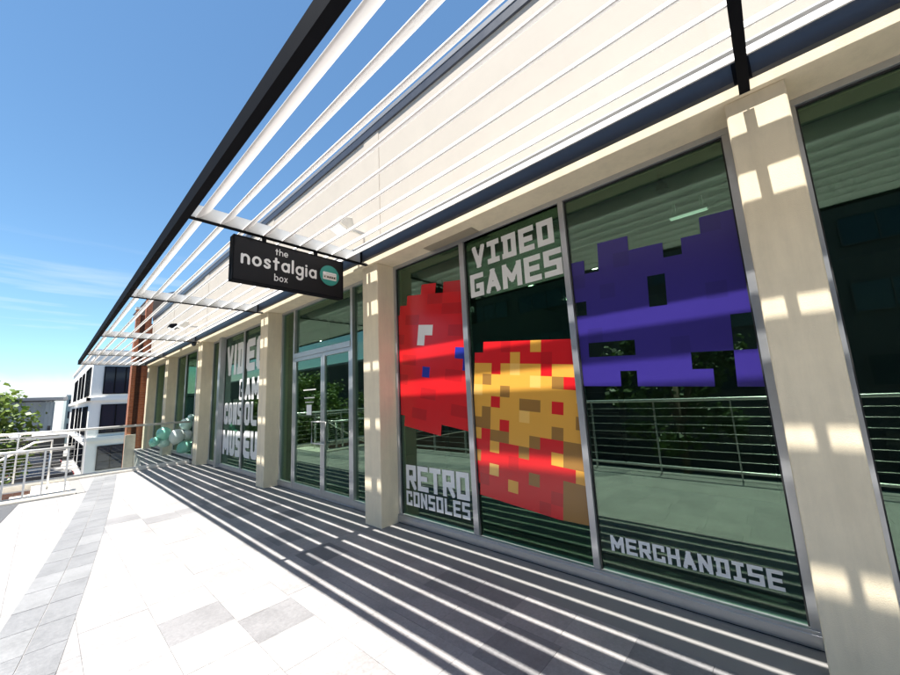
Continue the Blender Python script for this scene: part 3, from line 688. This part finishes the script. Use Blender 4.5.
# ------------------------------------------------------------------ white office beyond the street
b = thing('white_office', 'white rendered office building with large dark windows on three floors', 'building', (3, 45, ZS))
YF, XL = 45.0, 2.65
m = MB(); m.box(XL, 18, YF, 80, ZS, 6.9); m.build('wall', 'white_wall', b)
m = MB()
m.box(XL - .25, 18, YF - .25, YF - .002, 2.52, 2.80); m.box(XL - .25, 18, YF - .25, YF - .002, -.95, -.62); m.box(XL - .25, XL - .002, YF - .25, 80, 2.52, 2.80)
m.box(XL - .12, 18.1, YF - .12, 80.1, 6.9, 7.1); m.build('ledge', 'white_wall', b)
def win(x0, x1, z0, z1, nm, nh=0):
    f = MB(); d = .05
    f.box(x0, x1, YF - .04, YF - .003, z0, z1); w_ = f.build('window', 'dark_glass', b)
    g = MB()
    for k in range(nm + 1):
        x = x0 + (x1 - x0) * k / nm; g.box(x - .04, x + .04, YF - .085, YF - .041, z0, z1)
    for k in range(nh + 2):
        z = z0 + (z1 - z0) * k / (nh + 1); g.box(x0 - .03, x1 + .03, YF - .08, YF - .042, z - .03, z + .03)
    g.build('frame', 'dark_steel' , w_)
for x in (3.42, 7.2, 11, 14.6):
    win(x, x + 2.9, 3.12, 5.55, 4); win(x, x + 2.9, -.32, 2.15, 3); win(x, x + 2.6, -3.45, -1.45, 3, 2)
for (a, c) in ((46.4, 51.6), (54.4, 56.9), (59.4, 62.6), (66, 72)):
    for z0, z1 in ((3.0, 5.6), (-.5, 2.05), (-3.4, -1.4)):
        m = MB(); m.box(XL - .04, XL - .003, a, c, z0, z1); w_ = m.build('window', 'dark_glass', b)
        g = MB(); n = max(2, int((c - a) / 1.6))
        for k in range(n + 1):
            y = a + (c - a) * k / n; g.box(XL - .09, XL - .041, y - .05, y + .05, z0, z1)
        g.box(XL - .085, XL - .042, a - .03, c + .03, z0 - .03, z0 + .05); g.box(XL - .085, XL - .042, a - .03, c + .03, z1 - .05, z1 + .03)
        g.build('frame', 'dark_steel', w_)
# grey curved building far away
b = thing('curved_grey_building', 'distant blue grey building with a rounded end and a thin overhanging flat roof', 'building', (0, 80, ZS))
cx, cy, rr = -2.6, 84, 3.7
pl = [(-14, 80.2), (cx, 80.2)] + [(cx + rr * math.sin(R_(a)), cy - rr * math.cos(R_(a))) for a in range(0, 181, 12)] + [(-14, 87.8)]
m = MB(); m.prism(pl, 2, ZS, 3.35); m.build('wall', 'blue_wall', b)
m = MB(); m.prism([(-15, 79), (1.8, 79), (2.3, 79.6), (2.3, 88), (-15, 88)], 2, 3.55, 3.95); m.build('roof', 'roof_grey', b)
m = MB(); m.prism([(x * .97 - .1, y) for x, y in pl], 2, 3.351, 3.549); m.build('clerestory', 'dark_glass', b)
for a in (-8, -5.5, -3.2):
    m = MB(); m.box(a, a + .9, 80.12, 80.195, -2.5, -.3); m.build('window', 'dark_glass', b)
for a in (12, 36, 60):
    x, y = cx + (rr + .02) * math.sin(R_(a)), cy - (rr + .02) * math.cos(R_(a)); m = MB(); m.box(x - .25, x + .25, y - .05, y + .05, -2.6, -.2); m.build('window', 'dark_glass', b)
b = thing('pale_glass_building', 'narrow pale green glazed building beside the white office', 'building', (3.3, 95, ZS))
m = MB(); m.box(2.6, 12, 95, 110, ZS, 4.6); m.build('wall', 'pale_green_wall', b)
m = MB(); m.box(2.5, 12.1, 94.9, 110.1, 4.6, 4.8); m.build('roof', 'white_wall', b)
for z in (-1.5, .6, 2.7):
    m = MB(); m.box(2.9, 11.5, 94.93, 94.995, z, z + 1.2); m.build('window', 'dark_glass', b)
b = thing('dark_shed_building', 'low dark building far behind the railing left of the white office', 'building', (0, 62, ZS))
m = MB(); m.box(-2.2, 1.9, 62, 68, ZS, -1.2); m.build('wall', 'office', b)
m = MB(); m.box(-2.5, 2.1, 61.6, 68.4, -1.2, -.75); m.build('roof', 'white_wall', b)

# ------------------------------------------------------------------ office across the street (seen mirrored in the glass)
b = thing('dark_office', 'dark office block across the street with long window strips', 'building', (-20, 0, ZS))
m = MB(); m.box(-36, -20, -42, 24, ZS, 10.5); m.build('wall', 'office', b)
m = MB(); m.box(-36.2, -19.8, -42.2, 24.2, 10.5, 10.9); m.build('parapet', 'roof_grey', b)
for z in (-2.6, 1.0, 4.6, 8.0):
    for k in range(10):
        y = -40 + 6.3 * k; m = MB(); m.box(-19.998, -19.93, y, y + 5.2, z, z + 1.5); w_ = m.build('window', 'office_glass', b)
        g = MB()
        for q in range(5): g.box(-19.93, -19.88, y + 1.3 * q - .03, y + 1.3 * q + .03, z, z + 1.5)
        g.box(-19.93, -19.885, y - .02, y + 5.22, z - .03, z + .05); g.box(-19.93, -19.885, y - .02, y + 5.22, z + 1.45, z + 1.53)
        g.build('frame', 'office', w_)
b = thing('low_grey_block', 'lower grey block beyond the dark office across the street', 'building', (-22, 40, ZS))
m = MB(); m.box(-36, -22, 26, 120, ZS, 6.5); m.build('wall', 'office', b); m = MB(); m.box(-36.2, -21.8, 25.8, 120.2, 6.5, 6.8); m.build('roof', 'roof_grey', b)
for k in range(15):
    m = MB(); m.box(-21.998, -21.93, 27 + 6 * k, 31.6 + 6 * k, 1, 2.8); m.build('window', 'office_glass', b)

# ------------------------------------------------------------------ trees
def tree(x, y, zc, rx, rz, n, label, lm, seed, leaf=.16, clumps=46):
    r = random.Random(seed); t = thing('street_tree', label, 'tree', (x, y, ZS), 'street trees around the terrace')
    m = MB(); m.tube([(x, y, ZS), (x + .05, y, ZS + (zc - ZS) * .4), (x - .05, y + .05, zc)], .19, 10, r2=.09)
    cl = []
    for k in range(clumps):
        while True:
            p = Vector((r.uniform(-1, 1), r.uniform(-1, 1), r.uniform(-.8, 1)))
            if .35 < p.length < 1: break
        cl.append((Vector((x + p.x * rx, y + p.y * rx, zc + p.z * rz)), r.uniform(.26, .5) * rx * .62))
    for c, s in cl[::4]: m.tube([(x, y, zc - rz * .6), tuple((Vector((x, y, zc)) + c) / 2 + Vector((0, 0, -.15))), tuple(c)], .05, 6, r2=.012)
    m.build('trunk', 'bark', t, smooth=True)
    m = MB(); per = n // clumps
    for c, s in cl:
        for k in range(per):
            d = Vector((r.gauss(0, 1), r.gauss(0, 1), r.gauss(0, .8))); d = d.normalized() * s * (r.random() ** .4) * (1.25 if r.random() < .06 else 1)
            p = c + d; nrm = (d.normalized() * .6 + Vector((r.gauss(0, .6), r.gauss(0, .6), .55 + r.gauss(0, .4)))).normalized()
            u = nrm.cross(Vector((r.random() - .5, r.random() - .5, r.random() - .5))).normalized(); v = nrm.cross(u)
            a = leaf * r.uniform(.6, 1.25); q = a * .42
            m.face([p - u * a * .5, p + v * q - u * a * .05 , p + u * a * .5, p - v * q - u * a * .05])
    m.build('crown', lm, t, fixn=False)
tree(-3.3, 19.5, .42, 2.95, 2.75, 24000, 'bright green leafy tree left of the white office, behind the railing', 'leaf', 3, .16, 110)
tree(-9, 30, -.6, 3.2, 2.6, 3500, 'green street tree further down the street, left of the bright one', 'leaf2', 4, .25)
tree(-11, 3.2, 1.7, 2.6, 3.1, 4200, 'leafy tree across the street opposite the gold mosaic window', 'leaf2', 5, .26)
tree(-11, 12.5, .6, 2.4, 2.6, 3000, 'leafy tree across the street opposite the museum window', 'leaf2', 7, .26)

# ------------------------------------------------------------------ parked cars in the street
def car(x, y, body, label):
    t = thing('parked_car', label, 'car', (x, y, ZS), 'cars parked below the terrace')
    Z = ZS + .008
    pf = [(-2.1, .35), (-2.15, .62), (-2.05, .85), (-1.2, .98), (-.55, 1.38), (.75, 1.42), (1.45, 1.05), (2.05, .95), (2.15, .6), (2.1, .35)]
    m = MB(); n = len(pf); ws = [.78, .84, .86, .86, .66, .66, .84, .84, .82, .78]
    i = len(m.v); m.v += [(x + a, y - w_, Z + h) for (a, h), w_ in zip(pf, ws)] + [(x + a, y + w_, Z + h) for (a, h), w_ in zip(pf, ws)]
    for j in range(n): m.f.append((i + j, i + (j + 1) % n, i + n + (j + 1) % n, i + n + j)); m.m.append(0)
    m.f.append(tuple(range(i, i + n))); m.f.append(tuple(range(i + 2 * n - 1, i + n - 1, -1))); m.m += [0, 0]
    m.build('body', body, t, bevel=.05)
    for sy in (-1, 1):
        for (q) in (((-1.0, 1.0), (-.5, 1.33), (.05, 1.35), (.05, 1.0)), ((.12, 1.0), (.12, 1.35), (.7, 1.36), (1.22, 1.08), (1.2, 1.02))):
            m = MB(); pts = []
            for a, h in q: w_ = .86 - (h - .98) * .5 + .012; pts.append((x + a, y + sy * w_, Z + h))
            ins = [(p[0], p[1] - sy * .03, p[2]) for p in pts]; k = len(pts); m.v += pts + ins
            m.f += [tuple(range(k)), tuple(range(2 * k - 1, k - 1, -1))] + [(j, (j + 1) % k, k + (j + 1) % k, k + j) for j in range(k)]; m.m += [0] * (k + 2)
            m.build('side_window', 'dark_glass', t)
        for wx in (-1.3, 1.3):
            m = MB(); m.lathe([(.0, .0), (.32, 0), (.33, .04), (.33, .18), (.30, .2), (0, .2)], (x + wx, y + sy * .68, Z + .33), axis=(0, sy, 0), n=20); w_ = m.build('wheel', 'tyre', t)
            m = MB(); m.lathe([(0, .201), (.2, .201), (.2, .212), (.05, .222), (0, .222)], (x + wx, y + sy * .68, Z + .33), axis=(0, sy, 0), n=16); m.build('rim', 'alu', w_)
        m = MB(); m.box(x - 2.16, x - 2.05, y + sy * .62 - .14, y + sy * .62 + .14, Z + .62, Z + .76); m.build('headlight', 'head', t)
        m = MB(); m.box(x + 2.04, x + 2.15, y + sy * .62 - .14, y + sy * .62 + .14, Z + .72, Z + .86); m.build('tail_light', 'tail', t)
    m = MB(); m.prism([(x - 1.16, Z + 1.03), (x - .6, Z + 1.38), (x - .57, Z + 1.36), (x - 1.1, Z + .99)], 1, y - .6, y + .6); m.build('windscreen', 'dark_glass', t)
car(-.6, 52.5, 'car_dark', 'dark parked car below the terrace, between the rail posts')
car(-5.4, 51.5, 'car_silver', 'silver parked car below the terrace at the far left')
car(-3.6, 44.0, 'car_dark', 'dark parked car below the terrace nearer the tree')
car(-.2, 41.5, 'car_dark', 'dark parked car below the terrace, closest one to the white office')
